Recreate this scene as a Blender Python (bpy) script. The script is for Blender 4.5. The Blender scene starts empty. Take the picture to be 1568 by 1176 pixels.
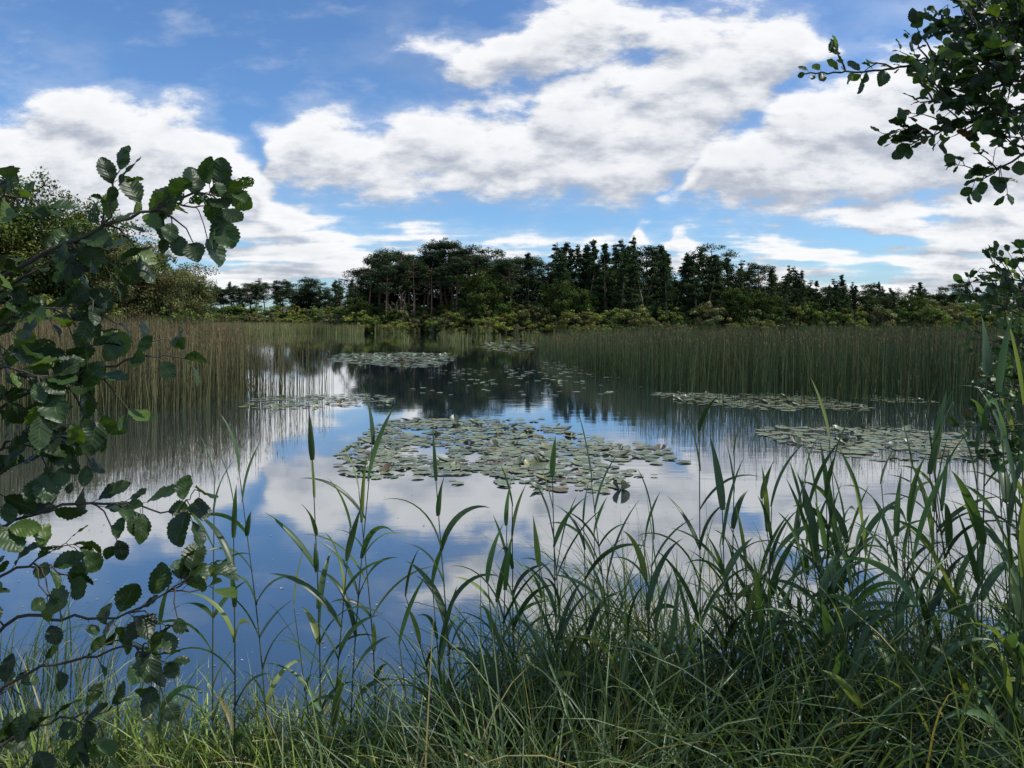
import bpy, math, numpy as np
from mathutils import Vector
R = np.random.default_rng(7)
sc = bpy.context.scene
sc.view_settings.view_transform='Standard'; sc.view_settings.look='None'; sc.view_settings.exposure=0
rad=math.radians

# ---------------------------------------------------------------- node helpers
class NT:
    def __init__(s,nt): s.nt=nt; s.n=nt.nodes; s.l=nt.links
    def new(s,t,**k):
        x=s.n.new(t)
        for a,b in k.items(): setattr(x,a,b)
        return x
    def put(s,sock,v):
        if isinstance(v,bpy.types.NodeSocket): s.l.new(v,sock)
        elif v is not None: sock.default_value=v
    def m(s,op,a,b=None,c=None,clamp=False):
        x=s.new('ShaderNodeMath',operation=op,use_clamp=clamp)
        s.put(x.inputs[0],a); s.put(x.inputs[1],b); s.put(x.inputs[2],c)
        return x.outputs[0]
    def sm(s,v,a,b,c=0.0,d=1.0):
        x=s.new('ShaderNodeMapRange',interpolation_type='SMOOTHSTEP')
        s.put(x.inputs['Value'],v); s.put(x.inputs['From Min'],a); s.put(x.inputs['From Max'],b)
        s.put(x.inputs['To Min'],c); s.put(x.inputs['To Max'],d); return x.outputs[0]
    def mixc(s,f,a,b,bt='MIX'):
        x=s.new('ShaderNodeMix',data_type='RGBA',blend_type=bt)
        s.put(x.inputs[0],f); s.put(x.inputs[6],a); s.put(x.inputs[7],b); return x.outputs[2]
    def noise(s,vec,scale,detail=4,rough=.5,dist=0.0):
        x=s.new('ShaderNodeTexNoise'); s.put(x.inputs['Vector'],vec)
        s.put(x.inputs['Scale'],scale); s.put(x.inputs['Detail'],detail)
        s.put(x.inputs['Roughness'],rough); s.put(x.inputs['Distortion'],dist); return x
    def comb(s,x,y,z=0.0):
        c=s.new('ShaderNodeCombineXYZ'); s.put(c.inputs[0],x); s.put(c.inputs[1],y); s.put(c.inputs[2],z); return c.outputs[0]
    def curve(s,val,pts):   # tabulated function of tangent-of-bearing (-0.9..0.9)
        x=s.new('ShaderNodeFloatCurve'); c=x.mapping.curves[0]; x.mapping.use_clip=False
        pts=[((a+.9)/1.8,b) for a,b in pts]
        c.points[0].location=(0,pts[0][1]); c.points[1].location=(1,pts[-1][1])
        for a,b in pts:
            if 0<a<1: c.points.new(a,b)
        for p in c.points: p.handle_type='AUTO_CLAMPED'
        x.mapping.update(); s.put(x.inputs['Value'],val); return x.outputs[0]

# ---------------------------------------------------------------- sky
SUN_EL, SUN_AZ = 52, 96      # azimuth clockwise from +Y (the view direction)
w=bpy.data.worlds.new("World"); sc.world=w; w.use_nodes=True
w.node_tree.nodes.clear()
W=NT(w.node_tree)
layers=[ # (top curve, bottom curve, top softness, bottom softness, strength)
 ([(-.75,.290),(-.69,.295),(-.6,.318),(-.516,.310),(-.45,.298),(-.39,.275),(-.35,.240),(-.31,.19),(-.27,.17),(-.2,.15),(-.1,.12)],
  [(-.75,.03),(-.5,.04),(-.4,.06),(-.3,.09),(-.2,.12)],.04,.05,.95),
 ([(-.40,.10),(-.345,.20),(-.32,.268),(-.25,.298),(-.18,.285),(-.12,.305),(-.04,.310),(.02,.306),(.06,.335),(.11,.36),(.16,.380),(.22,.395),(.30,.415),(.38,.425),(.43,.40),(.47,.34),(.52,.2)],
  [(-.4,.20),(-.33,.17),(-.25,.165),(-.163,.155),(-.074,.152),(.014,.150),(.1,.148),(.19,.155),(.23,.185),(.26,.22),(.3,.25),(.367,.30),(.43,.35),(.52,.38)],.045,.05,.95),
 ([(-.22,.30),(-.17,.345),(-.12,.375),(-.06,.402),(0,.412),(.04,.44),(.09,.455),(.15,.445),(.22,.43),(.30,.43),(.38,.42),(.45,.38)],
  [(-.22,.37),(-.15,.355),(-.1,.335),(-.03,.315),(.05,.310),(.1,.325),(.2,.34),(.3,.35),(.4,.37)],.03,.035,.80),
 ([(.17,.10),(.215,.19),(.25,.250),(.30,.280),(.35,.305),(.42,.330),(.5,.365),(.56,.385),(.65,.40),(.75,.41)],
  [(.17,.16),(.25,.135),(.35,.140),(.4,.14),(.456,.14),(.55,.15),(.69,.15)],.04,.045,1.0),
 ([(.30,.10),(.38,.15),(.45,.168),(.55,.185),(.69,.205)],[(.32,.15),(.42,.125),(.55,.095),(.69,.07)],.025,.03,.9),
 ([(-.8,.16),(-.43,.160),(-.33,.155),(-.25,.142),(-.16,.137),(-.07,.125),(0,.130),(.1,.125),(.15,.115),(.17,.112),(.19,.140),(.212,.112),(.235,.142),(.26,.11),(.30,.112),(.36,.122),(.45,.112),(.6,.110)],
  [(-.8,.0),(-.43,.01),(-.25,.02),(-.07,.03),(.05,.045),(.2,.050),(.3,.035),(.45,.01),(.7,.0)],.022,.03,.80),
]
def density_group():
    g=bpy.data.node_groups.new("cloud_density",'ShaderNodeTree')
    for nme in "uv": g.interface.new_socket(nme,in_out='INPUT',socket_type='NodeSocketFloat')
    g.interface.new_socket("D",in_out='OUTPUT',socket_type='NodeSocketFloat')
    G=NT(g); gi=G.new('NodeGroupInput'); go=G.new('NodeGroupOutput')
    u,v=gi.outputs[0],gi.outputs[1]
    wn=G.noise(G.comb(u,G.m('MULTIPLY',v,1.6),3.1),8.0,2,.55)
    sx=G.new('ShaderNodeSeparateColor'); G.l.new(wn.outputs['Color'],sx.inputs[0])
    uw=G.m('MULTIPLY_ADD',G.m('SUBTRACT',sx.outputs[0],.5),.12,u)
    vw=G.m('MULTIPLY_ADD',G.m('SUBTRACT',sx.outputs[1],.5),.06,v)
    tt=G.m('MULTIPLY_ADD',uw,1/1.8,.5,clamp=True)
    acc=None
    for T,B,st,sb,am in layers:
        e=G.m('MINIMUM',G.m('MULTIPLY',G.m('SUBTRACT',G.curve(tt,T),vw),am/st),G.m('MULTIPLY',G.m('SUBTRACT',vw,G.curve(tt,B)),am/sb))
        e=G.m('MINIMUM',e,am)
        acc=e if acc is None else G.m('SMOOTH_MAX',acc,e,.15)
    acc=G.m('MAXIMUM',acc,-.5)
    n1=G.noise(G.comb(u,G.m('MULTIPLY',v,2.2)),9.5,7,.60)
    t=G.m('MULTIPLY_ADD',G.m('SUBTRACT',n1.outputs[0],.5),2.9,acc)
    # long flat streaks in the far, low cloud decks
    n2=G.noise(G.comb(G.m('MULTIPLY',u,2.6),G.m('MULTIPLY',v,24.0),8.0),1.9,3,.6)
    low=G.sm(v,.19,.09)
    t=G.m('MULTIPLY_ADD',G.m('MULTIPLY',G.m('SUBTRACT',n2.outputs[0],.56),3.6),low,t)
    G.l.new(t,go.inputs[0]); return g
DG=density_group()
tc=W.new('ShaderNodeTexCoord'); sep=W.new('ShaderNodeSeparateXYZ'); W.l.new(tc.outputs['Generated'],sep.inputs[0])
X,Y,Z=sep.outputs
Yc=W.m('MAXIMUM',Y,.12)
U=W.m('DIVIDE',X,Yc); V=W.m('DIVIDE',Z,Yc)
def dens(du,dv):
    g=W.new('ShaderNodeGroup'); g.node_tree=DG
    W.put(g.inputs[0],W.m('ADD',U,du)); W.put(g.inputs[1],W.m('ADD',V,dv)); return g.outputs[0]
d0=dens(0,0); d1=dens(.010,.026)
zz=W.m('ADD',W.m('MAXIMUM',Z,0.0),.15)
gen=W.noise(W.comb(W.m('DIVIDE',X,zz),W.m('DIVIDE',Y,zz),2.0),1.6,5,.58)
gd=W.m('MULTIPLY_ADD',W.m('SUBTRACT',gen.outputs[0],.50),2.6,.05)
front=W.sm(Y,.15,.45)
cirrus=W.m('MULTIPLY',W.sm(gen.outputs[0],.48,.78),.30)
dd=W.m('ADD',W.m('MULTIPLY',d0,front),W.m('MULTIPLY',gd,W.m('SUBTRACT',1.0,front)))
halo=W.m('MULTIPLY',W.sm(dd,-.55,.4),.25)
alpha=W.m('MAXIMUM',W.m('MAXIMUM',W.sm(dd,-.05,.66),cirrus),halo)
grad=W.m('MULTIPLY',W.m('SUBTRACT',d0,d1),front)
lit=W.sm(grad,-.80,.50)
thick=W.sm(dd,.6,1.6)
lit2=W.m('SUBTRACT',lit,W.m('MULTIPLY',thick,.22),clamp=True)
ccol=W.mixc(lit2,(4.6,5.0,5.8,1),(9.9,9.9,10.0,1))
sky=W.new('ShaderNodeTexSky',sky_type='NISHITA'); sky.sun_disc=False
sky.sun_elevation=rad(SUN_EL); sky.sun_rotation=rad(SUN_AZ); sky.air_density=1.0; sky.dust_density=.6; sky.ozone_density=2.5
skc=W.mixc(1.0,sky.outputs[0],(.90,1.22,1.54,1),'MULTIPLY')
col=W.mixc(W.m('MULTIPLY',alpha,.96),skc,ccol)
bg=W.new('ShaderNodeBackground'); bg.inputs[1].default_value=.1
W.l.new(col,bg.inputs[0]); wo=W.new('ShaderNodeOutputWorld'); W.l.new(bg.outputs[0],wo.inputs[0])
try: w.cycles.sampling_method='NONE'
except Exception as e: print(e)

sd=bpy.data.lights.new("sun",'SUN'); sd.energy=4.2; sd.angle=rad(.5); sd.color=(1,.95,.86)
so=bpy.data.objects.new("sun",sd); sc.collection.objects.link(so)
sv=Vector((math.sin(rad(SUN_AZ))*math.cos(rad(SUN_EL)),math.cos(rad(SUN_AZ))*math.cos(rad(SUN_EL)),math.sin(rad(SUN_EL))))
so.rotation_euler=(-sv).to_track_quat('-Z','Y').to_euler()

# ---------------------------------------------------------------- camera
cd=bpy.data.cameras.new("camera"); cam=bpy.data.objects.new("camera",cd); sc.collection.objects.link(cam)
cd.lens=26; cd.sensor_width=36; cd.shift_y=-.0612; cd.clip_start=.05; cd.clip_end=9000
cam.location=(0,0,2.0); cam.rotation_euler=(rad(90),0,0); sc.camera=cam

# ---------------------------------------------------------------- materials
def mat(name):
    m=bpy.data.materials.new(name); m.use_nodes=True; m.node_tree.nodes.clear(); return m,NT(m.node_tree)
def leafmat(name,trans=.3,rough=.45,veins=False,spec=.5,holes=False,vary=.35,nscale=6,matte=False):
    m,N=mat(name); a=N.new('ShaderNodeAttribute',attribute_name='Col')
    geo=N.new('ShaderNodeNewGeometry')
    nz=N.noise(geo.outputs['Position'],nscale,2 if matte else 3,.6)
    f=N.m('MULTIPLY_ADD',nz.outputs[0],vary*2,1-vary)
    c=N.mixc(1.0,a.outputs['Color'],N.comb(f,f,f),'MULTIPLY')
    if matte: p=N.new('ShaderNodeBsdfDiffuse')
    else:
        p=N.new('ShaderNodeBsdfPrincipled'); p.inputs['Roughness'].default_value=rough
        p.inputs['Specular IOR Level'].default_value=spec
    if veins:
        uv=N.new('ShaderNodeAttribute',attribute_name='LUV'); s=N.new('ShaderNodeSeparateXYZ'); N.l.new(uv.outputs['Vector'],s.inputs[0])
        ab=N.m('ABSOLUTE',s.outputs[1])
        ph=N.m('MULTIPLY',N.m('SUBTRACT',s.outputs[0],N.m('MULTIPLY',ab,.22)),48.0)
        wv=N.m('SINE',ph); vein=N.sm(wv,.80,1.0); mid=N.sm(ab,.07,.02)
        vv=N.m('MAXIMUM',N.m('MULTIPLY',vein,.4),mid)
        c=N.mixc(N.m('MULTIPLY',vv,.35),c,(.10,.15,.04,1))
        b=N.new('ShaderNodeBump'); b.inputs['Strength'].default_value=.22; b.inputs['Distance'].default_value=.001
        N.l.new(N.m('ADD',wv,N.m('MULTIPLY',mid,-2.0)),b.inputs['Height']); N.l.new(b.outputs[0],p.inputs['Normal'])
    N.l.new(c,p.inputs[0])
    out=p.outputs[0]
    if trans>0:
        t=N.new('ShaderNodeBsdfTranslucent'); tcx=N.mixc(1.0,c,(1.9,1.9,.75,1),'MULTIPLY'); N.l.new(tcx,t.inputs[0])
        mx=N.new('ShaderNodeMixShader'); mx.inputs[0].default_value=trans
        N.l.new(p.outputs[0],mx.inputs[1]); N.l.new(t.outputs[0],mx.inputs[2]); out=mx.outputs[0]
    if holes:
        s2=N.m('MULTIPLY',s.outputs[2],1.0)
        hn=N.noise(N.comb(N.m('ADD',s.outputs[0],N.m('MULTIPLY',s2,37.0)),N.m('MULTIPLY',s.outputs[1],.5),s2),9.0,1,.5)
        hf=N.m('MULTIPLY',N.m('GREATER_THAN',hn.outputs[0],.66),N.m('GREATER_THAN',s2,.92))
        tr=N.new('ShaderNodeBsdfTransparent'); m2=N.new('ShaderNodeMixShader')
        N.l.new(hf,m2.inputs[0]); N.l.new(out,m2.inputs[1]); N.l.new(tr.outputs[0],m2.inputs[2]); out=m2.outputs[0]
    o=N.new('ShaderNodeOutputMaterial'); N.l.new(out,o.inputs[0]); return m
def barkmat(name,c1,c2,sc_=12):
    m,N=mat(name); g=N.new('ShaderNodeNewGeometry'); n=N.noise(g.outputs['Position'],sc_,4,.65)
    c=N.mixc(n.outputs[0],c1+(1,),c2+(1,)); p=N.new('ShaderNodeBsdfPrincipled'); p.inputs['Roughness'].default_value=.85
    N.l.new(c,p.inputs['Base Color']); b=N.new('ShaderNodeBump'); b.inputs['Strength'].default_value=.5; b.inputs['Distance'].default_value=.01
    N.l.new(n.outputs[0],b.inputs['Height']); N.l.new(b.outputs[0],p.inputs['Normal'])
    o=N.new('ShaderNodeOutputMaterial'); N.l.new(p.outputs[0],o.inputs[0]); return m
M_near=leafmat("alder_leaf",.30,.42,veins=True,holes=True,nscale=9)
M_near2=leafmat("alder_leaf_plain",.30,.42,nscale=9)
M_grass=leafmat("reed_leaf",.27,.40,vary=.3,nscale=4)
M_rush=leafmat("rush_stem",0,vary=.45,nscale=.5,matte=True)
M_far=leafmat("tree_foliage",.15,vary=.4,nscale=.35,matte=True)
M_lily=leafmat("lily_leaf",.0,.42,spec=.5,vary=.35,nscale=6)
M_bark=barkmat("alder_bark",(.03,.024,.018),(.10,.08,.06),40)
M_pbark=barkmat("pine_bark",(.08,.045,.03),(.27,.16,.10),3)
M_dead=barkmat("weathered_wood",(.10,.07,.05),(.26,.18,.13),6)

# ---------------------------------------------------------------- mesh accumulator
class Acc:
    def __init__(s): s.v=[];s.f=[];s.c=[];s.uv=[];s.mi=[];s.n=0
    def add(s,v,f,c,mi=0,uv=None):
        v=np.asarray(v,float).reshape(-1,3); f=np.asarray(f,int).reshape(-1,4)
        c=np.asarray(c,float); c=np.broadcast_to(c,(len(v),3)) if c.ndim==1 else c.reshape(-1,3)
        s.v.append(v); s.f.append(f+s.n); s.c.append(c); s.mi.append(np.full(len(f),mi))
        s.uv.append(np.zeros((len(v),3)) if uv is None else uv.reshape(-1,3)); s.n+=len(v)
    def mesh(s,name,mats,smooth=True):
        v=np.concatenate(s.v);f=np.concatenate(s.f);c=np.concatenate(s.c);uv=np.concatenate(s.uv);mi=np.concatenate(s.mi)
        me=bpy.data.meshes.new(name); me.vertices.add(len(v)); me.vertices.foreach_set('co',v.ravel())
        me.loops.add(f.size); me.loops.foreach_set('vertex_index',f.ravel().astype(np.int32))
        me.polygons.add(len(f)); me.polygons.foreach_set('loop_start',np.arange(0,f.size,4,dtype=np.int32))
        for m in mats: me.materials.append(m)
        me.polygons.foreach_set('material_index',mi.astype(np.int32))
        me.polygons.foreach_set('use_smooth',np.full(len(f),smooth))
        me.update(calc_edges=True)
        a=me.attributes.new('Col','FLOAT_COLOR','POINT'); a.data.foreach_set('color',np.c_[c,np.ones(len(c))].ravel())
        a=me.attributes.new('LUV','FLOAT_VECTOR','POINT'); a.data.foreach_set('vector',uv.ravel())
        return me
    def obj(s,name,mats,smooth=True,parent=None):
        o=bpy.data.objects.new(name,s.mesh(name,mats,smooth)); sc.collection.objects.link(o); o.parent=parent; return o
def norm(a): return a/np.maximum(np.linalg.norm(a,axis=-1,keepdims=True),1e-9)

def ribbons(acc,base,head,lean,bend,L,Wd,cb,ct,K=6,prof='grass',fold=.25,twist=0.,bp=1.3,mi=0,cols=3):
    n=len(base); t=np.linspace(0,1,K+1)
    ang=lean[:,None]+bend[:,None]*t[None]**bp
    ch,sh=np.cos(head)[:,None],np.sin(head)[:,None]
    d=np.stack([np.sin(ang)*ch,np.sin(ang)*sh,np.cos(ang)],-1)
    seg=(d[:,:-1]+d[:,1:])/2*(L/K)[:,None,None]
    P=np.concatenate([np.zeros((n,1,3)),np.cumsum(seg,1)],1)+base[:,None]
    side=np.stack([-np.sin(head),np.cos(head),np.zeros(n)],-1)[:,None]*np.ones((1,K+1,1))
    nrm=np.cross(d,side)
    tw=(np.asarray(twist)*np.ones(n))[:,None]*(0.3+t[None])
    S=side*np.cos(tw)[...,None]+nrm*np.sin(tw)[...,None]; Nn=np.cross(d,S)
    if prof=='grass': w=(1-t)**.65*(.55+.45*np.minimum(1,t*4))
    elif prof=='leaf': w=np.sin(np.pi*np.clip(t*.93+.07,0,1)**.62)**.9
    else: w=1-.75*t
    w=np.maximum(w,.015); hw=(Wd[:,None]*w[None]/2)[...,None]
    if cols==3: rings=np.stack([P-S*hw+Nn*hw*fold*2,P,P+S*hw+Nn*hw*fold*2],2)
    else: rings=np.stack([P-S*hw,P+S*hw],2)
    m=cols; idx=np.arange(n*(K+1)*m).reshape(n,K+1,m)
    f=np.stack([idx[:,:-1,:-1],idx[:,:-1,1:],idx[:,1:,1:],idx[:,1:,:-1]],-1)
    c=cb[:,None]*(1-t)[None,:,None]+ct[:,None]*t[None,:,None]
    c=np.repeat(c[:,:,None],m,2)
    acc.add(rings,f,c,mi)

def spline(pts,n):
    pts=np.asarray(pts,float); P=np.vstack([2*pts[0]-pts[1],pts,2*pts[-1]-pts[-2]]); out=[]
    k=len(pts)-1
    for s in np.linspace(0,k-1e-6,n):
        i=int(s); t=s-i; a,b,c,d=P[i:i+4]
        out.append(.5*((2*b)+(-a+c)*t+(2*a-5*b+4*c-d)*t*t+(-a+3*b-3*c+d)*t**3))
    return np.array(out)
def tube(acc,pts,r,col,mi=0,n=6):
    pts=np.asarray(pts,float); k=len(pts); r=np.broadcast_to(r,(k,)) if np.ndim(r)==0 else np.asarray(r)
    T=norm(np.gradient(pts,axis=0)); ref=np.array([.31,.2,.93]) if abs(T[0][2])<.8 else np.array([1.,.1,0])
    A=norm(np.cross(T,ref)); B=np.cross(T,A); a=np.linspace(0,2*np.pi,n,endpoint=False)
    V=pts[:,None]+r[:,None,None]*(A[:,None]*np.cos(a)[None,:,None]+B[:,None]*np.sin(a)[None,:,None])
    i=np.arange(k*n).reshape(k,n); j=np.roll(i,-1,1)
    acc.add(V,np.stack([i[:-1],j[:-1],j[1:],i[1:]],-1),np.array(col),mi)

# ---------------------------------------------------------------- ground and water
def ss(x,a,b):
    t=np.clip((x-a)/(b-a),0,1); return t*t*(3-2*t)
def far_shore(x):
    return np.interp(x,[-400,-60,-46,-36,-28,-10,10,40,70,200,400],[185,185,180,150,127,122,121,124,128,138,150])+1.5*np.sin(x*.31)+1.1*np.sin(x*.83+1)
def near_shore(x):
    return 2.75+.18*np.sin(x*2.3)+.1*np.sin(x*5.1+1)+ss(np.abs(x-.3),2.4,7)*1.6
def height(x,y):
    near=ss(near_shore(x)-y,-.7,1.6)*.95
    far=ss(y-far_shore(x),-1,6)*1.0
    left=ss(-(x+.44*y)-1.5,-1,5)*ss(y,46,54)
    side=ss(np.abs(x)-.9*y-30,0,12)
    h=np.maximum.reduce([near,far,left,side])
    return -.55+h*(1.0+.35*ss(y,40,120))+.04*np.sin(x*1.7)*np.cos(y*1.3)*h
gx=np.sinh(np.linspace(-7.2,7.2,261))*3.0; gy=np.concatenate([np.linspace(-40,-3,12),np.linspace(-2.5,6,50),6+np.sinh(np.linspace(.08,6.6,150))*5.6])
GX,GY=np.meshgrid(gx,gy); GZ=height(GX,GY)
ga=Acc(); i=np.arange(GX.size).reshape(GX.shape)
ga.add(np.stack([GX,GY,GZ],-1),np.stack([i[:-1,:-1],i[:-1,1:],i[1:,1:],i[1:,:-1]],-1),np.array([.05,.05,.02]))
m,N=mat("soil_and_turf"); g=N.new('ShaderNodeNewGeometry'); n1=N.noise(g.outputs['Position'],3,6,.65); n2=N.noise(g.outputs['Position'],.08,4,.6)
c=N.mixc(n1.outputs[0],(.018,.016,.008,1),(.05,.06,.018,1)); c=N.mixc(N.sm(n2.outputs[0],.4,.6),c,(.06,.085,.022,1))
p=N.new('ShaderNodeBsdfPrincipled'); p.inputs['Roughness'].default_value=.95; N.l.new(c,p.inputs['Base Color'])
o=N.new('ShaderNodeOutputMaterial'); N.l.new(p.outputs[0],o.inputs[0])
ga.obj("ground",[m])

m,N=mat("lake_water"); g=N.new('ShaderNodeNewGeometry')
mp=N.new('ShaderNodeMapping'); N.l.new(g.outputs['Position'],mp.inputs[0]); mp.inputs['Scale'].default_value=(.5,1.4,1)
n1=N.noise(mp.outputs[0],1.6,3,.5); n2=N.noise(mp.outputs[0],14,2,.55)
patch=N.sm(N.noise(g.outputs['Position'],.07,2,.5).outputs[0],.42,.62,.25,1.0)
hh=N.m('MULTIPLY',N.m('ADD',n1.outputs[0],N.m('MULTIPLY',n2.outputs[0],.10)),patch)
b=N.new('ShaderNodeBump'); b.inputs['Strength'].default_value=.25; b.inputs['Distance'].default_value=.012; N.l.new(hh,b.inputs['Height'])
fr=N.new('ShaderNodeFresnel'); fr.inputs[0].default_value=1.33
ff=N.m('POWER',fr.outputs[0],.38)
df=N.new('ShaderNodeBsdfDiffuse')
scum=N.noise(g.outputs['Position'],30,3,.7)
N.l.new(N.mixc(N.sm(scum.outputs[0],.62,.75),(.022,.036,.040,1),(.07,.08,.06,1)),df.inputs[0])
gl=N.new('ShaderNodeBsdfGlossy'); gl.inputs['Roughness'].default_value=.03; gl.inputs[0].default_value=(.96,.97,.98,1); N.l.new(b.outputs[0],gl.inputs['Normal'])
mx=N.new('ShaderNodeMixShader'); N.l.new(ff,mx.inputs[0]); N.l.new(df.outputs[0],mx.inputs[1]); N.l.new(gl.outputs[0],mx.inputs[2])
o=N.new('ShaderNodeOutputMaterial'); N.l.new(mx.outputs[0],o.inputs[0])
wa=Acc(); wa.add([(-700,-10,0),(700,-10,0),(700,700,0),(-700,700,0)],[(0,1,2,3)],np.array([0,0,0.])); wa.obj("lake_water",[m])

# ---------------------------------------------------------------- trees
def leafquads(acc,P,size,nrm,col,mi=1):
    n=len(P); nrm=norm(nrm); r=norm(np.cross(nrm,norm(R.normal(size=(n,3))))); q=np.cross(nrm,r)
    s=(size*R.uniform(.6,1.3,n))[:,None]
    V=np.stack([P-r*s,P-q*s*R.uniform(.35,.8,(n,1)),P+r*s*R.uniform(.6,1.1,(n,1)),P+q*s*R.uniform(.35,.8,(n,1))],1)
    acc.add(V,np.arange(n*4).reshape(n,4),np.repeat(col[:,None],4,1),mi)
def clump(acc,c,rad3,n,size,col,upbias=.6):
    d=norm(R.normal(size=(n,3))); rr=R.uniform(.2,1.15,(n,1))**.6
    P=np.asarray(c)+d*rr*np.asarray(rad3)
    nr=d*.8+R.normal(size=(n,3))*.6+np.array([0,0,upbias])
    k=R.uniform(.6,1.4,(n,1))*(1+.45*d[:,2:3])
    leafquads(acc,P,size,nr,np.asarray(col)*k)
PC=np.array([.033,.053,.027])
def pine_mesh(kind,seed):
    global R; R=np.random.default_rng(seed); a=Acc(); H=14.
    lean=R.normal(0,.5,2); tr=spline([(0,0,-.5),(lean[0]*.3+R.normal(0,.2),lean[1]*.3,H*.35),(lean[0],lean[1]*.8,H*.7),(lean[0]*1.2,lean[1],H*.96)],14)
    tube(a,tr,np.linspace(.24,.05,14),(.1,.07,.05),0)
    if kind=='scots':
        nl=R.integers(34,44); lo=R.uniform(.45,.58); pk=R.uniform(.68,.8)
        for k in range(nl):
            t=lo+(1-lo)*R.random()**.8; t=min(t,.99); z=H*t
            c=tr[int(t*13)].copy(); az=R.uniform(0,6.28)
            rr=R.uniform(.4,1.05)*2.9*math.sqrt(max(.05,1-((t-pk)/.32)**2))
            e=c+np.array([math.cos(az)*rr,math.sin(az)*rr,R.uniform(.0,1.0)]); mid=(c+e)/2+np.array([0,0,-.15])
            tube(a,spline([c,mid,e],5),np.linspace(.06,.02,5),(.1,.07,.05),0,4)
            s=R.uniform(.6,1.2); cc=PC*R.uniform(.5,1.6)*np.array([1+R.uniform(-.1,.25),1,1])
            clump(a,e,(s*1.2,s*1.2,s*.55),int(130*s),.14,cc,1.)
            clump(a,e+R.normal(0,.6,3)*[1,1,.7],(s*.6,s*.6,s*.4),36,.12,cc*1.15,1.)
        for k in range(9):
            t=R.uniform(.15,.45); c=tr[int(t*13)]; az=R.uniform(0,6.28); l=R.uniform(.8,2)
            tube(a,spline([c,c+np.array([math.cos(az)*l*.5,math.sin(az)*l*.5,.1]),c+np.array([math.cos(az)*l,math.sin(az)*l,-.2])],5),np.linspace(.04,.012,5),(.1,.07,.05),0,4)
    else:
        wd=R.uniform(.85,1.2)
        for k in range(62):
            t=R.uniform(.06,.99); c=tr[min(13,int(t*13))].copy(); c[2]=H*t*.97; az=R.uniform(0,6.28)
            rr=min(1,(1.02-t)*1.75)**.85*2.4*wd*R.uniform(.45,1.2)+.12
            for q in np.linspace(.35,1,3):
                e=c+np.array([math.cos(az)*rr*q,math.sin(az)*rr*q,.8*q*R.uniform(-.2,1)])
                s=(.36+.55*(1-t))*R.uniform(.7,1.2)
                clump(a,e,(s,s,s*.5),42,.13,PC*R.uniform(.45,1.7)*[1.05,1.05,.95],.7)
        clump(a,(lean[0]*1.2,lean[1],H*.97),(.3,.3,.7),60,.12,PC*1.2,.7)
    return a.mesh("pine_tree",[M_pbark,M_far])
def broad_mesh(seed,base,H=8.,wid=3.2,low=.15,size=.16,ncl=46,per=150,gap=.9,name="broadleaf_tree"):
    global R; R=np.random.default_rng(seed); a=Acc()
    ns=R.integers(2,4)
    for s_ in range(ns):
        dx=R.normal(0,.25*wid,2)
        tube(a,spline([(dx[0]*.2,dx[1]*.2,-.5),(dx[0]*.6,dx[1]*.6,H*.4),(dx[0],dx[1],H*.85)],8),np.linspace(.03*H*.6,.02,8),(.1,.08,.06),0,5)
    for k in range(ncl):
        d=norm(R.normal(size=3)); t=R.uniform(.45,1)
        hz=(low+(1-low)*(.5+.5*d[2]*t))*H*.95
        prof=math.sqrt(max(.06,1-((hz/H-.42)/.6)**2))
        e=np.array([d[0],d[1],0])/max(.35,math.hypot(d[0],d[1]))*wid*t*prof*R.uniform(.5,1.05); e[2]=hz
        b=np.array([0,0,hz*.6]); tube(a,spline([b,(b+e)/2+R.normal(0,.12,3),e],5),np.linspace(.05,.012,5),(.1,.08,.06),0,4)
        s=R.uniform(.10,.2)*H*gap; cc=base*R.uniform(.6,1.45)*np.array([R.uniform(.85,1.3),1,.9])
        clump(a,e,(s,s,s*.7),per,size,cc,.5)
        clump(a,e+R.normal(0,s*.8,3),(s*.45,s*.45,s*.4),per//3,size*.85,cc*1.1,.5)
    return a.mesh(name,[M_bark,M_far])
scots=[pine_mesh('scots',s) for s in range(11,17)]
cones=[pine_mesh('cone',s) for s in range(21,27)]
DG1=np.array([.047,.074,.024]); LG=np.array([.135,.17,.050]); OL=np.array([.115,.13,.055])
oaks=[broad_mesh(s,DG1,8,3.3,.05,.15,60,120,.75) for s in (31,32,33)]
dark=[broad_mesh(s,PC*.95,12,3.4,.05,.15,70,130,.6,"pine_understorey") for s in (61,62)]
scrub=[broad_mesh(s,c,4,2.7,.0,.12,36,110,.8,name="willow_shrub") for s,c in ((41,LG),(42,OL),(43,LG*.8),(44,np.array([.15,.16,.08])),(45,DG1*1.4))]
R=np.random.default_rng(99)
def empty(name):
    e=bpy.data.objects.new(name,None); sc.collection.objects.link(e); return e
def inst(me,x,y,s,sz=None,parent=None,name=None,dz=0):
    o=bpy.data.objects.new(name or me.name,me); sc.collection.objects.link(o)
    o.location=(x,y,float(height(np.array(x),np.array(y)))+dz); o.rotation_euler=(0,0,R.uniform(0,6.28)); o.scale=(s,s,sz or s); o.parent=parent; return o
wood=empty("pine_wood")
px=[-29,-27,-25.7,-21,-16.5,-9.6,-5,1.8,4.1,5.9,13.3,24.8,30.5,36.3,39.7,44.3,47.8,53.5,62,75]
ph=[7,10,12.6,15.0,14.4,15.2,13.9,13.5,12.4,14.4,15.6,15.6,14.6,13.9,12.6,11.8,10.8,9.4,8.6,8.4]
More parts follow.
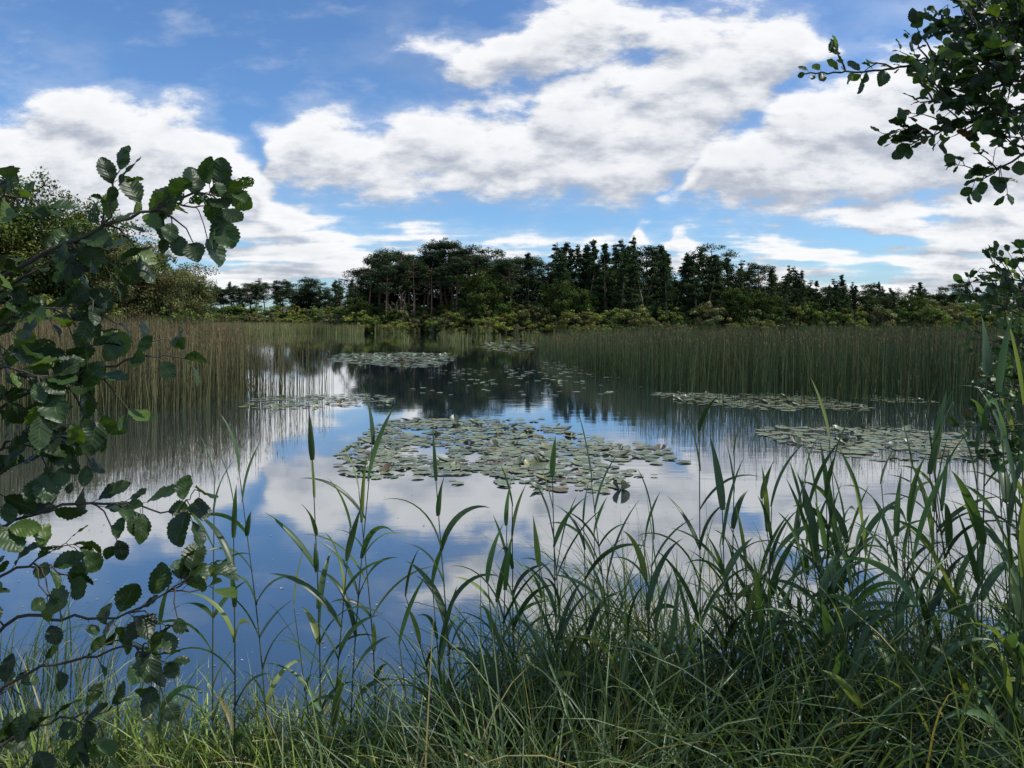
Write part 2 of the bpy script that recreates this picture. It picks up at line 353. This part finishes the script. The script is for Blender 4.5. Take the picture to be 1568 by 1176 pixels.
for row_,(d,sp) in enumerate([(129,3.1),(135,3.0),(142,3.2)]):
    x=-27.5+row_*.7
    while x<68:
        xs=x+R.normal(0,.7); k=130/d; h=np.interp(xs*k,px,ph)/k*R.uniform(.84,1.05)
        if row_==0: h*=.93
        me=scots[R.integers(len(scots))] if xs<3 or R.random()<.2 else cones[R.integers(len(cones))]
        inst(me,xs,d+R.normal(0,1),h/14*R.uniform(.85,1.2),h/14.3,wood); x+=sp*R.uniform(.7,1.3)*(1 if xs<3 else .9)
x=-27
while x<66:
    h=np.interp(x*.88,px,ph)/.88*R.uniform(.70,.80); me=dark[R.integers(2)]; inst(me,x,148+R.normal(0,1),h/12*1.1,h/12,wood); x+=R.uniform(3.2,4.6)
bgw=empty("distant_pine_forest")
for d,x0,x1,h0 in [(238,-190,-42,14.5),(248,-190,-40,15.3),(190,55,190,11.2),(206,55,190,12.2)]:
    x=x0
    while x<x1:
        h=h0*R.uniform(.78,1.06); me=(cones+scots+dark+dark)[R.integers(16)]; hs=12 if me in dark else 14.3
        inst(me,x,d+R.normal(0,2),h/hs*1.2,h/hs*(.9 if hs==12 else 1),bgw); x+=R.uniform(2.6,4.6)
sb=empty("willow_scrub")
def row(x0,x1,dfun,h0,h1,sp,lst):
    x=x0
    while x<x1:
        h=R.uniform(h0,h1); inst(lst[R.integers(len(lst))],x,dfun(x)+R.normal(0,1.),h/4*R.uniform(.9,1.4),h/4,sb,dz=-.2); x+=sp*R.uniform(.6,1.3)
row(-31,125,lambda x:far_shore(np.array(x))+1.0,1.8,3.6,2.3,scrub)
row(-30,125,lambda x:far_shore(np.array(x))+3.5,3.4,5.4,2.7,scrub)
row(-27,60,lambda x:131,3.5,5.6,3.2,[scrub[4],scrub[1],scrub[4]])
row(60,170,lambda x:165,3.5,6.0,3.6,scrub)
row(75,190,lambda x:182,5,7.5,4,scrub)
row(-175,-42,lambda x:196,2.2,4.6,2.6,scrub)
row(-175,-44,lambda x:226,5,8.0,3.6,[scrub[4],scrub[2]])
for x,y,h in [(-5.5,125.5,10.4),(-2.5,127,8.0),(8,126,9.2),(12,127,7.2),(39,127,8.2),(44,128,7.8),(57,131,6.6),(65,134,6.6),(74,137,7),(-26.5,128,6.6)]:
    inst(oaks[R.integers(3)],x,y,h/8,h/8*1.02,sb)
# a few bare fallen pine limbs inside the edge of the wood
a=Acc()
for k in range(9):
    x=-19+R.normal(0,1.3); z=R.uniform(4.5,6.5); l=R.uniform(1.2,2.6); dx=R.normal(0,.5)
    tube(a,spline([(x,127.4+R.normal(0,.3),z-l*.6),(x+dx*l*.3,127.2,z),(x+dx*l,127+R.normal(0,.4),z+l*.4)],6),np.linspace(.07,.025,6),(.3,.25,.2),0,5)
tube(a,spline([(-19,127.5,-.3),(-18.8,127.4,3),(-18.4,127.3,6.5)],8),np.linspace(.16,.05,8),(.3,.25,.2),0,6)
a.obj("dead_pine",[M_dead])
left=[broad_mesh(s,c,10,3.6,.12,.12,60,240,.8,"birch_tree") for s,c in ((51,np.array([.080,.110,.034])),(52,np.array([.062,.088,.032])),(53,np.array([.080,.092,.042])))]
R=np.random.default_rng(5)
for i_,x,y,h in [(0,-41,60,13.4),(1,-45,64,13.8),(0,-37.5,62,12.0),(1,-34,60,10.0),(2,-30.8,59,8.4),(2,-27.9,61,7.2),(1,-33,66,9.8),(2,-50,58,13),(0,-56,62,13.5),(2,-31,70,8.4),(1,-38,68,12)]:
    inst(left[i_],x,y,h/10*.95,h/10,None,"birch_tree")
ls=empty("bank_scrub")
for k in range(26):
    y=R.uniform(53,72); x=-.44*y-R.uniform(0,22); h=R.uniform(2.4,4.4); o=inst(scrub[R.integers(5)],x,y,h/4,h/4,ls,dz=-.3)

# ---------------------------------------------------------------- rush beds
def rushes(name,pts,H,cb,ct,tip,width=.014,sparse_lean=.05,K=4,top=.86):
    a=Acc(); n=len(pts); base=np.c_[pts,np.full(n,-.15)]
    L=H+.15; head=R.uniform(0,6.28,n); lean=np.abs(R.normal(0,sparse_lean,n)); bend=np.abs(R.normal(0,.08,n))+(R.random(n)<.06)*R.uniform(.4,1.3,n)
    k=R.uniform(.5,1.5,(n,1)); brown=(R.random((n,1))<.14)
    c1=np.where(brown,np.array([.11,.095,.045]),cb)*k; c2=np.where(R.random((n,1))<.25,np.array(tip),np.array(ct))*k
    ribbons(a,base,head,lean,bend,L,np.full(n,width)*R.uniform(.7,1.3,n),c1,c2,K=K,prof='stem',fold=.5)
    m_=R.random(n)<.4; bb=base[m_].copy()
    hx=np.sin(lean[m_])*np.cos(head[m_])*L[m_]*top; hy=np.sin(lean[m_])*np.sin(head[m_])*L[m_]*top
    bb[:,0]+=hx; bb[:,1]+=hy; bb[:,2]+=np.cos(lean[m_])*L[m_]*top
    q=len(bb); ribbons(a,bb,R.uniform(0,6.28,q),R.uniform(0,.8,q),np.full(q,.5),R.uniform(.07,.16,q),np.full(q,width*1.6),np.tile([.14,.09,.05],(q,1)),np.tile([.17,.12,.065],(q,1)),K=2,prof='leaf')
    return a.obj(name,[M_rush])
def sample(n,test,x0,x1,y0,y1):
    out=[]; 
    while sum(map(len,out))<n:
        p=np.c_[R.uniform(x0,x1,n),R.uniform(y0,y1,n)]; out.append(p[test(p[:,0],p[:,1])])
    return np.concatenate(out)[:n]
def wob(x,y): return .5*np.sin(x*1.9+y*.4)+.35*np.sin(x*4.3+1)+.25*np.sin(x*9.1+y)
def wobf(x,y): return .4*np.sin(x*.9+y*.21)+.35*np.sin(x*.43+1+y*.13)+.25*np.sin(x*2.7)
def rf(x,y):
    s=x/y; return np.interp(s,[-.0,.02,.06,.10,.18,.30,.45,.60,.8],[80,56,37,29,23.5,20,18.6,18.2,17])
def inR(x,y):
    e=y-rf(x,y)-wob(x,y)*1.2; p=np.where(e<0,0,np.where(e<4,1.0,np.where(e<12,.42,.2))); 
    p=np.where((e>-2.2)&(e<0),.12,p); return (R.random(len(x))<p)&(x/y>0.01)&(x/y<.85)
pr=sample(24000,inR,0,42,15,50); HR=2.0-.0135*pr[:,1]+.09*wobf(pr[:,0]*1.6,pr[:,1])+R.normal(0,.17,len(pr)); HR*=np.interp(pr[:,0]/pr[:,1],[0,.05,.12,.2],[.72,.80,.93,1])
rushes("rush_bed",pr,HR,np.array([.062,.100,.045]),np.array([.10,.135,.062]),[.18,.14,.075])
def lf(x,y):
    s=x/y; return np.interp(s,[-.9,-.69,-.55,-.42,-.32,-.25,-.22],[13.5,14.5,16,17.5,19.5,21.5,26])
def inL(x,y):
    s=x/y; e=y-lf(x,y)-wob(x,y)*.8; p=np.where(e<0,0,np.where(e<4,1.0,np.where(e<10,.4,.2)))
    p=np.where((e>-1)&(e<0),.12,p); p=p*np.interp(s,[-.9,-.37,-.33,-.25,-.235],[1,1,.30,.10,.0])*np.where((s>-.36)&(e>3.5),0,1); return (R.random(len(x))<p)&(s>-.95)
pl=sample(18000,inL,-36,-4,12,46); HL=1.90+.10*wobf(pl[:,0]*1.6,pl[:,1])+R.normal(0,.18,len(pl)); HL*=np.interp(pl[:,0]/pl[:,1],[-.5,-.36,-.3,-.22],[1,.95,.80,.65])
rushes("rush_bed",pl,HL,np.array([.070,.085,.040]),np.array([.125,.118,.062]),[.19,.135,.08])
def inF(x,y):
    s=x/y; fs=far_shore(x); a1=(s>-.42)&(s<-.20)&(y>112+16*np.sin(s*40))&(y<fs-2)&(R.random(len(x))<.4)
    a2=(s>-.2)&(s<.6)&(y>fs-3)&(y<fs-.3)&(wobf(x,y)>.1)
    a4=(s>-.16)&(s<.04)&(y>66)&(y<88)&(wobf(x*1.5,y)>.25)&(R.random(len(x))<.35)
    return a1|a2|a4
pf=sample(11000,inF,-75,85,50,180); hf=np.where(pf[:,1]<90,.7,np.where(pf[:,0]<-22,1.5,1.0))+R.normal(0,.22,len(pf))
rushes("reed_fringe",pf,hf,np.array([.12,.15,.055]),np.array([.18,.19,.08]),[.20,.17,.09],width=.05,K=2)

# ---------------------------------------------------------------- water lilies
def pads(acc,P,r):
    n=len(P); A=12; a=np.linspace(.22,2*np.pi-.22,A); rot=R.uniform(0,6.28,n)
    rr=np.ones((n,A))*R.uniform(.93,1.05,(n,A)); lx=np.cos(a)[None]*rr*r[:,None]; ly=np.sin(a)[None]*rr*r[:,None]*R.uniform(.85,1,(n,1))
    tilt=np.abs(R.normal(0,.025,n))+(R.random(n)<.08)*R.uniform(.1,.6,n); curl=(R.random((n,1))<.2)*R.uniform(0,.22,(n,1))
    lz=lx*np.sin(tilt)[:,None]+(np.maximum(0,np.sin(a*1.5+rot[:,None]))**3)*curl*r[:,None]+np.maximum(0,r*np.sin(tilt))[:,None]
    c,s=np.cos(rot)[:,None],np.sin(rot)[:,None]
    def ring(k):
        return np.stack([P[:,0:1]+(lx*c-ly*s)*k,P[:,1:2]+(lx*s+ly*c)*k,P[:,2:3]+lz*k**2],-1)
    V=np.stack([ring(.03),ring(.55),ring(1.0)],1)
    i=np.arange(n*3*A).reshape(n,3,A); f=np.stack([i[:,:-1,:-1],i[:,1:,:-1],i[:,1:,1:],i[:,:-1,1:]],-1)
    base=np.array([.150,.180,.105])*R.uniform(.5,1.4,(n,1)); br=R.random((n,1))
    base=np.where(br<.09,np.array([.10,.07,.035]),np.where(br<.28,np.array([.18,.18,.08]),base))
    ck=np.array([.85,1,1.08])[None,:,None,None]
    acc.add(V,f,(base[:,None,None,:]*ck*np.ones((n,3,A,1))))
def patch_pts(poly,n,thr=-.2,mind=.12):
    poly=np.array(poly,float); x0,y0=poly.min(0);x1,y1=poly.max(0)
    def inside(p):
        c=np.zeros(len(p),bool); j=len(poly)-1
        for i in range(len(poly)):
            xi,yi=poly[i];xj,yj=poly[j]
            c^=((yi>p[:,1])!=(yj>p[:,1]))&(p[:,0]<(xj-xi)*(p[:,1]-yi)/(yj-yi+1e-9)+xi); j=i
        return c
    kept=np.zeros((0,2))
    for _ in range(n*5):
        p=np.array([[R.uniform(x0,x1),R.uniform(y0,y1)]])
        jit=p+R.normal(0,.30,(1,2))
        if not inside(jit)[0]: continue
        if wob(p[:,0]*1.4,p[:,1]*1.7)[0]+.5*math.sin(p[0,1]*3.3+p[0,0])<thr and R.random()<.85: continue
        if len(kept) and np.min(np.sum((kept-p)**2,1))<mind**2: continue
        kept=np.vstack([kept,p])
        if len(kept)>=n: break
    return kept
def lily(poly,n,thr=-.4,mind=.13,r=(.05,.115)):
    p=patch_pts(poly,n,thr,mind); a=Acc(); P=np.c_[p,R.uniform(.004,.02,len(p))]; pads(a,P,R.uniform(*r,len(p))); a.obj("water_lily_patch",[M_lily])
lily([(-2.45,11.6),(-2.6,13.5),(-2.2,15.3),(-.6,15.2),(.5,14.0),(1.2,12.6),(2.2,11.4),(2.45,10.8),(1.3,10.4),(1.45,9.0),(.6,8.6),(.1,9.2),(-.6,9.6),(-1.9,9.9)],1050,-.55,.09)
lily([(4.4,13.4),(5.3,13.9),(7.0,13.6),(8.2,12.2),(7.4,10.8),(5.9,10.6),(5.1,11.6)],500,-.5,.10)
lily([(3.6,20),(5,20.6),(8,19.6),(8.4,17.4),(6.6,16.4),(5.2,17.4),(4.2,19)],520,-.4,.10)
lily([(-6.6,18.6),(-5.5,20.3),(-3.6,20),(-3.0,18.5),(-4.4,17.5),(-5.6,16.9)],300,-.4)
lily([(-10.5,46),(-9,38),(-7,34),(-3.3,32),(-3.0,40),(-5,47)],700,-.3,.18,(.1,.18))
lily([(8.8,20),(10.5,20),(10.5,18),(9.2,18)],90,-.5)
lily([(-3,70),(2,72),(1.5,48),(-1.5,46)],180,.2,.3,(.14,.22))
lily([(-3,31),(5,32),(5.4,24),(2.5,20),(-2.5,19)],150,.3,.15,(.07,.12))
lily([(1.5,36),(6,38),(5,28),(3,28)],110,-.1,.2,(.1,.15))
a=Acc(); n=520; yy=3.4+R.random(n)**1.4*10; xx=R.uniform(-.8,.5,n)*yy
leafquads(a,np.c_[xx,yy,np.full(n,.005)],.012,np.tile([0,0,1.],(n,1))+R.normal(0,.03,(n,3)),np.where(R.random((n,1))<.3,[.38,.32,.2],[.20,.22,.18])*R.uniform(.6,1.4,(n,1)),0)
a.obj("floating_leaf_debris",[M_lily])

# ---------------------------------------------------------------- bank sedge grass
a=Acc()
def tufts(n,cx,cy,hmin,hmax,w,colb,colt,spread=.12,lean=.35):
    z=height(cx,cy)
    for k in range(len(cx)):
        m_=int(n*R.uniform(.6,1.3)); h0=R.uniform(hmin[k],hmax[k])
        b=np.c_[cx[k]+R.normal(0,spread,m_),cy[k]+R.normal(0,spread,m_),np.full(m_,max(-.05,z[k]-.03))]
        L=h0*R.uniform(.6,1.25,m_); kk=R.uniform(.6,1.5,(m_,1))*R.uniform(.7,1.3)
        ye=(R.random((m_,1))<.08)
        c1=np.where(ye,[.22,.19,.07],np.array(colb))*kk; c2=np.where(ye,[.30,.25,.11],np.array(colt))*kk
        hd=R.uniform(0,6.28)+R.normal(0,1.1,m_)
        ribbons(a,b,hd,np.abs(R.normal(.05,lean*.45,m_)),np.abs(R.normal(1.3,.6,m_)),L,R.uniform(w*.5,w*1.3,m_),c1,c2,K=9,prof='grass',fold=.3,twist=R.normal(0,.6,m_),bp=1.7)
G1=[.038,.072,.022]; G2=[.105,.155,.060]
n=225; cx=R.uniform(-2.3,2.4,n); cy=R.uniform(2.0,3.15,n)+.1*np.sin(cx*3)
hm=np.interp(cx,[-2.3,-1,-.5,.2,1,1.6,2.4],[.50,.50,.62,1.05,1.05,1.1,1.25])
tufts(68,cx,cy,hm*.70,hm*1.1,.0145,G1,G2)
n=60; cx=R.uniform(-1.9,.3,n); cy=R.uniform(2.3,3.1,n)
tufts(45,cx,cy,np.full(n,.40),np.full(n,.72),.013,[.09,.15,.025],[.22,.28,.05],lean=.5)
n=60; cx=R.uniform(-3,3,n); cy=R.uniform(.2,2.1,n)
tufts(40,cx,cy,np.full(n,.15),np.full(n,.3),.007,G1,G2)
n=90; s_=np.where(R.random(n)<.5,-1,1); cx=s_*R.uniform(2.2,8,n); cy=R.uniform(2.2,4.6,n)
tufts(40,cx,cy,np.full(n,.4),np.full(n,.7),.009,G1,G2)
a.obj("sedge_grass",[M_grass])

# ---------------------------------------------------------------- common reeds in front
a=Acc()
def reed(x,y,h,nl=8,wide=1.,side=None):
    z0=max(-.1,float(height(np.array(x),np.array(y)))-.05); lx,ly=R.normal(0,.08,2); lx-=.03
    pts=spline([(x,y,z0),(x+lx*.3+R.normal(0,.01),y+ly*.3,z0+(h-z0)*.45),(x+lx,y+ly,h*.91)],12)
    k=R.uniform(.75,1.25); gc=np.array([.10,.135,.055])*k
    tube(a,pts,np.linspace(.0042,.0018,12),gc*.85,0,5)
    az=R.uniform(-.5,.5) if side is None else side
    ts=np.linspace(.38,1.0,nl)
    for j,t in enumerate(ts):
        p=pts[min(11,int(t*11))]; hd=az+math.pi*(j%2)+R.normal(0,.55); L=R.uniform(.15,.31)*(1.1-.4*abs(t-.6))
        top=t>.93; ln=R.uniform(.06,.25) if top else R.uniform(.22,.6); bd=R.uniform(.1,.7) if top else R.uniform(.4,2.0)
        c=np.array([.052,.096,.036])*k*R.uniform(.65,1.45)
        if R.random()<.12: c=np.array([.16,.20,.06])
        if t<.45 and R.random()<.2: c=np.array([.19,.15,.07])
        ribbons(a,p[None],np.array([hd]),np.array([ln]),np.array([bd]),np.array([L*1.15]),np.array([R.uniform(.014,.028)*wide]),c[None],c[None]*1.25,K=11,prof='leaf',fold=.22,twist=np.array([R.normal(0,.9)]),bp=1.6)
for (x,y,h) in [(-1.17,2.9,1.50),(-1.06,2.8,1.46),(-.97,3.0,1.54),(-.76,2.9,1.62),(-.64,2.85,1.66),(-.56,3.0,1.42),(-.69,2.75,1.36),(-.22,2.9,1.52),(-.06,2.8,1.34),(.03,3.0,1.4),
  (.18,2.9,1.54),(.22,2.75,1.28),(.32,2.95,1.3),(.45,2.9,1.48),(.55,2.8,1.25),(.75,2.9,1.72),(.80,2.75,1.44),(.88,3.0,1.62),(.98,2.85,1.4),(1.12,2.8,1.36),(1.2,3.0,1.3),(1.36,2.9,1.66),(1.45,2.6,1.45),(1.3,2.75,1.35)]:
    reed(x,y,h,R.integers(9,13),R.uniform(.9,1.15))
for k in range(34):
    reed(R.uniform(-.40,1.5),R.uniform(2.6,3.15),R.uniform(.85,1.3),R.integers(6,10),.9)
for k in range(48):
    x=R.uniform(1.1,2.2); reed(x,R.uniform(2.1,3.1),R.uniform(1.1,1.5)+max(0,x-1.25)*.8,R.integers(8,12),1.1)
for k in range(3):
    reed(R.uniform(-1.5,-.6),R.uniform(2.7,3.1),R.uniform(.7,1.0),R.integers(4,6),.85)
reed(1.50,2.35,2.02,9,1.3); reed(1.60,2.3,1.95,9,1.3); reed(1.7,2.4,1.9,9,1.3)
a.obj("common_reed_stand",[M_grass])

# ---------------------------------------------------------------- alder foliage
nt_,nc_=17,5
TT=np.linspace(0,1,nt_); SS=np.linspace(-1,1,nc_)
wt=.40*np.sin(np.pi*np.clip(TT,0,1)**1.08)**.62; wt[0]=.01; wt[-1]=.03
def leaves(acc,P,ax,nr,size,col,mi=1):
    P,ax,nr,size,col=map(np.asarray,(P,ax,nr,size,col)); n=len(P)
    ax=norm(ax); nr=norm(nr-ax*np.sum(ax*nr,-1,keepdims=True)); sd_=np.cross(ax,nr)
    bend=R.uniform(-.25,.4,n)[:,None,None]; fold=R.uniform(.05,.5,n)[:,None,None]; tw=R.normal(0,.2,n)[:,None,None]
    w=wt[:,None]*SS[None]; ser=1+.075*((np.arange(nt_)%2)*2-1)[:,None]*(np.abs(SS)>.9)[None]
    w=(w*ser)[None]*R.uniform(.75,1.05,n)[:,None,None]*np.ones((n,1,1))
    t=TT[None,:,None]*np.ones((n,1,nc_))
    zz=-bend*t**2+fold*np.abs(w)+tw*w*t*2+.03*np.sin(t*14+w*9+n)
    s=size[:,None,None,None]
    V=P[:,None,None]+s*(ax[:,None,None]*t[...,None]+sd_[:,None,None]*w[...,None]+nr[:,None,None]*zz[...,None])
    i=np.arange(n*nt_*nc_).reshape(n,nt_,nc_); f=np.stack([i[:,:-1,:-1],i[:,:-1,1:],i[:,1:,1:],i[:,1:,:-1]],-1)
    rnd=R.random(n)[:,None,None]*np.ones_like(t)
    uv=np.stack([t,SS[None,None]*np.ones_like(t),rnd],-1)
    acc.add(V,f,np.repeat(col[:,None],nt_*nc_,1),mi,uv)
class Shrub:
    def __init__(s,ls,bright=1.,mt=None): s.a=Acc(); s.P=[];s.A=[];s.N=[];s.S=[];s.C=[]; s.ls=ls; s.b=bright; s.mt=mt or M_near
    def leaf(s,p,ax,nr=None,size=None):
        if nr is None: nr=np.array([R.normal(0,.6),-.2+R.normal(0,.55),.8+R.normal(0,.45)])
        s.P.append(p); s.A.append(ax); s.N.append(nr); s.S.append(size or s.ls*R.uniform(.55,1.2))
        c=np.array([.026,.052,.014])*R.uniform(.55,1.5)*s.b
        if R.random()<.13: c=np.array([.075,.125,.020])*s.b
        if R.random()<.008: c=np.array([.11,.07,.03])
        s.C.append(c)
    def twig(s,pts,r,gap,lv=0,tw=0,twl=.2,droop=.0):
        L=float(np.sum(np.linalg.norm(np.diff(np.asarray(pts),axis=0),axis=1))); n=max(5,int(L/.03)); q=spline(pts,n)
        q[1:-1]+=R.normal(0,.003,(n-2,3))
        tube(s.a,q,np.linspace(r,max(.0010,r*.3),n),(.06,.05,.035),0,5)
        T=norm(np.gradient(q,axis=0)); m_=max(2,int(L/gap))
        for j in range(m_):
            t=(j+.6)/m_
            if tw and t<.25: continue
            if R.random()<.18: continue
            i_=min(n-1,int(t*n)); sd=norm(np.cross(T[i_],[R.normal(0,.4),-.8,.5]))*(1 if j%2 else -1)
            ax=T[i_]*.7+sd*R.uniform(.5,1.1)+np.array([0,0,-droop+R.normal(0,.25)]); ax=norm(ax)
            pet=q[i_]+ax*s.ls*.25; tube(s.a,np.array([q[i_],pet]),.0008,(.07,.08,.03),0,3); s.leaf(pet,ax)
        s.leaf(q[-1],norm(T[-1]+R.normal(0,.2,3)))
        for j in range(tw):
            t=R.uniform(.12,.95); i_=min(n-1,int(t*n)); sd=norm(np.cross(T[i_],norm(R.normal(size=3)+[0,-1.2,.0])))
            d=norm(T[i_]*.8+sd*.9+np.array([0,0,R.uniform(-.2,.35)])); l=twl*R.uniform(.5,1.15)*(1.15-t*.6)
            s.twig([q[i_],q[i_]+d*l*.5+[0,0,.01],q[i_]+d*l+[0,0,R.uniform(-.04,.04)]],r*.45,gap,lv+1,1 if lv==0 and R.random()<.35 else 0,twl*.5,droop)
    def done(s,name):
        leaves(s.a,s.P,s.A,s.N,np.array(s.S),s.C); return s.a.obj(name,[M_bark,s.mt])
R=np.random.default_rng(12)
S=Shrub(.052)
for bx,by,tx,tz in [(-1.45,1.5,-1.22,2.75),(-1.6,1.3,-1.35,2.9),(-1.35,1.65,-1.12,2.2),(-1.5,1.7,-1.3,2.5)]:
    z0=float(height(np.array(bx),np.array(by))); tube(S.a,spline([(bx,by,z0-.1),((bx+tx)/2-.05,by,z0+(tz-z0)*.5),(tx,by-.05,tz)],14),np.linspace(.018,.006,14),(.06,.05,.04),0,7)
S.twig([(-1.22,1.45,1.95),(-.97,1.42,2.09),(-.83,1.40,2.155),(-.72,1.40,2.20),(-.62,1.40,2.235),(-.535,1.40,2.245)],.0055,.034,0,11,.12)
for x,z,ax,sz in [(-.552,2.252,(.05,0,1),.058),(-.600,2.240,(-.1,0,1),.055),(-.54,2.245,(.7,.1,-.45),.055),(-.57,2.235,(.1,.0,-1),.055),(-.555,2.20,(.15,0,-1),.058),(-.705,2.225,(-.35,0,.6),.06),(-.64,2.24,(-.5,.1,-.4),.06),(-.66,2.21,(.1,0,-1),.06)]:
    S.leaf(np.array([x,1.40,z]),norm(np.array(ax,float)),np.array([R.normal(0,.4),-1,.35]),sz)
for pts,g_,tw,tl,dr in [
 ([(-1.25,1.5,2.15),(-1.05,1.45,2.22),(-.97,1.42,2.24),(-.90,1.42,2.22)],.042,5,.11,0),
 ([(-1.2,1.5,1.9),(-1.0,1.4,1.98),(-.88,1.38,2.02),(-.78,1.38,2.03)],.042,9,.13,0),
 ([(-1.2,1.5,1.85),(-1.0,1.3,1.90),(-.90,1.3,1.92),(-.82,1.3,1.90)],.042,8,.12,0),
 ([(-1.2,1.5,1.98),(-1.0,1.45,2.06),(-.90,1.45,2.12),(-.80,1.45,2.14)],.042,8,.11,0),
 ([(-1.2,1.5,1.75),(-.97,1.40,1.84),(-.87,1.40,1.875),(-.78,1.40,1.91),(-.69,1.40,1.935),(-.62,1.40,1.93)],.044,7,.11,0),
 ([(-1.2,1.5,1.6),(-1.0,1.4,1.74),(-.92,1.38,1.78),(-.85,1.38,1.79)],.042,9,.12,0),
 ([(-1.2,1.5,1.5),(-.98,1.42,1.60),(-.85,1.40,1.655),(-.75,1.40,1.655),(-.68,1.40,1.645),(-.61,1.40,1.635)],.034,4,.09,.5),
 ([(-1.25,1.5,1.35),(-1.0,1.42,1.50),(-.90,1.40,1.54),(-.84,1.4,1.52)],.045,6,.12,0),
 ([(-1.2,1.5,1.2),(-.97,1.42,1.42),(-.87,1.42,1.425),(-.76,1.42,1.435),(-.66,1.42,1.48),(-.62,1.42,1.51)],.045,6,.11,0),
 ([(-1.2,1.5,1.1),(-1.0,1.45,1.28),(-.85,1.45,1.34),(-.74,1.45,1.36),(-.68,1.45,1.33)],.045,6,.12,0),
 ([(-1.2,1.5,1.0),(-1.02,1.5,1.15),(-.90,1.5,1.2),(-.82,1.5,1.21)],.045,6,.12,0),
 ([(-1.25,1.35,2.3),(-1.12,1.3,2.20),(-1.0,1.3,2.13),(-.93,1.3,2.08)],.04,6,.11,0),
 ([(-1.25,1.4,1.75),(-1.08,1.35,1.75),(-.98,1.33,1.69),(-.92,1.33,1.63)],.04,8,.11,0),
 ([(-1.25,1.4,1.95),(-1.08,1.35,1.93),(-.98,1.33,1.90),(-.92,1.33,1.84)],.04,9,.11,0)]:
    S.twig(pts,.004,g_,0,tw,tl,dr)
S.done("alder_shrub")
T_=Shrub(.050,1.2,M_near2)
z0=float(height(np.array(3.3),np.array(2.6)))
tube(T_.a,spline([(3.3,2.6,z0-.2),(3.2,2.65,1.6),(3.05,2.6,3.2),(3.1,2.6,5.5)],20),np.linspace(.12,.04,20),(.06,.05,.04),0,10)
T_.twig([(3.05,2.6,2.9),(2.3,2.65,3.0),(1.9,2.6,2.97),(1.6,2.6,2.93),(1.3,2.6,2.885),(1.03,2.6,2.87)],.009,.034,0,20,.17)
for pts,tw,tl in [
 ([(2.5,2.7,3.2),(1.95,2.7,3.12),(1.75,2.7,3.08),(1.55,2.7,3.05)],26,.20),
 ([(2.5,2.6,2.76),(1.9,2.6,2.76),(1.6,2.6,2.70),(1.40,2.6,2.62)],24,.17),
 ([(2.4,2.5,2.88),(1.85,2.5,2.84),(1.6,2.5,2.78),(1.38,2.5,2.74)],26,.18),
 ([(2.4,2.7,2.66),(2.0,2.7,2.66),(1.85,2.7,2.60),(1.72,2.7,2.52)],20,.16),
 ([(2.6,2.6,3.5),(2.0,2.6,3.35),(1.7,2.6,3.25),(1.45,2.6,3.16)],24,.24),
 ([(2.4,2.5,3.2),(2.0,2.5,3.0),(1.8,2.5,2.95),(1.6,2.5,2.92)],26,.18),
 ([(2.4,2.4,3.0),(2.0,2.4,2.9),(1.7,2.4,2.86),(1.5,2.4,2.80)],26,.18),
 ([(2.4,2.5,3.15),(2.0,2.5,3.08),(1.65,2.5,3.0),(1.5,2.5,2.98)],26,.18),
 ([(2.4,2.5,2.8),(2.0,2.5,2.8),(1.75,2.5,2.72),(1.6,2.5,2.66)],24,.17),
 ([(2.4,2.6,2.95),(2.0,2.6,2.95),(1.75,2.6,2.88),(1.6,2.6,2.84)],26,.18),
 ([(2.4,2.8,3.1),(2.0,2.8,3.1),(1.8,2.8,3.04),(1.65,2.8,2.98)],26,.18)]:
    tube(T_.a,spline([(3.05,2.6,pts[0][2]-.1),(2.8,2.6,pts[0][2]),pts[0]],8),np.linspace(.02,.009,8),(.06,.05,.04),0,6)
    T_.twig(pts,.008,.036,0,tw,tl)
T_.done("alder_tree")
B=Shrub(.036,1.4,M_near2)
for k in range(24):
    z=R.uniform(1.45,2.18); y=R.uniform(2.5,3.1); xe=(1.66+R.uniform(-.03,.22))*y/2.7
    tube(B.a,spline([(2.7,y+.1,z-.5),(2.45,y,z-.3),(2.2,y,z-.15)],6),np.linspace(.009,.005,6),(.06,.05,.04),0,5)
    B.twig([(2.2,y,z-.15),((xe+2.2)/2,y,z),(xe,y,z+R.uniform(-.02,.10))],.005,.034,0,9,.14)
for k in range(4):
    tube(B.a,spline([(2.7+.1*k,2.6+.1*k,.1),(2.7,2.6+.1*k,1.0),(2.6,2.6+.1*k,2.2)],10),np.linspace(.02,.008,10),(.06,.05,.04),0,6)
B.done("hawthorn_bush")
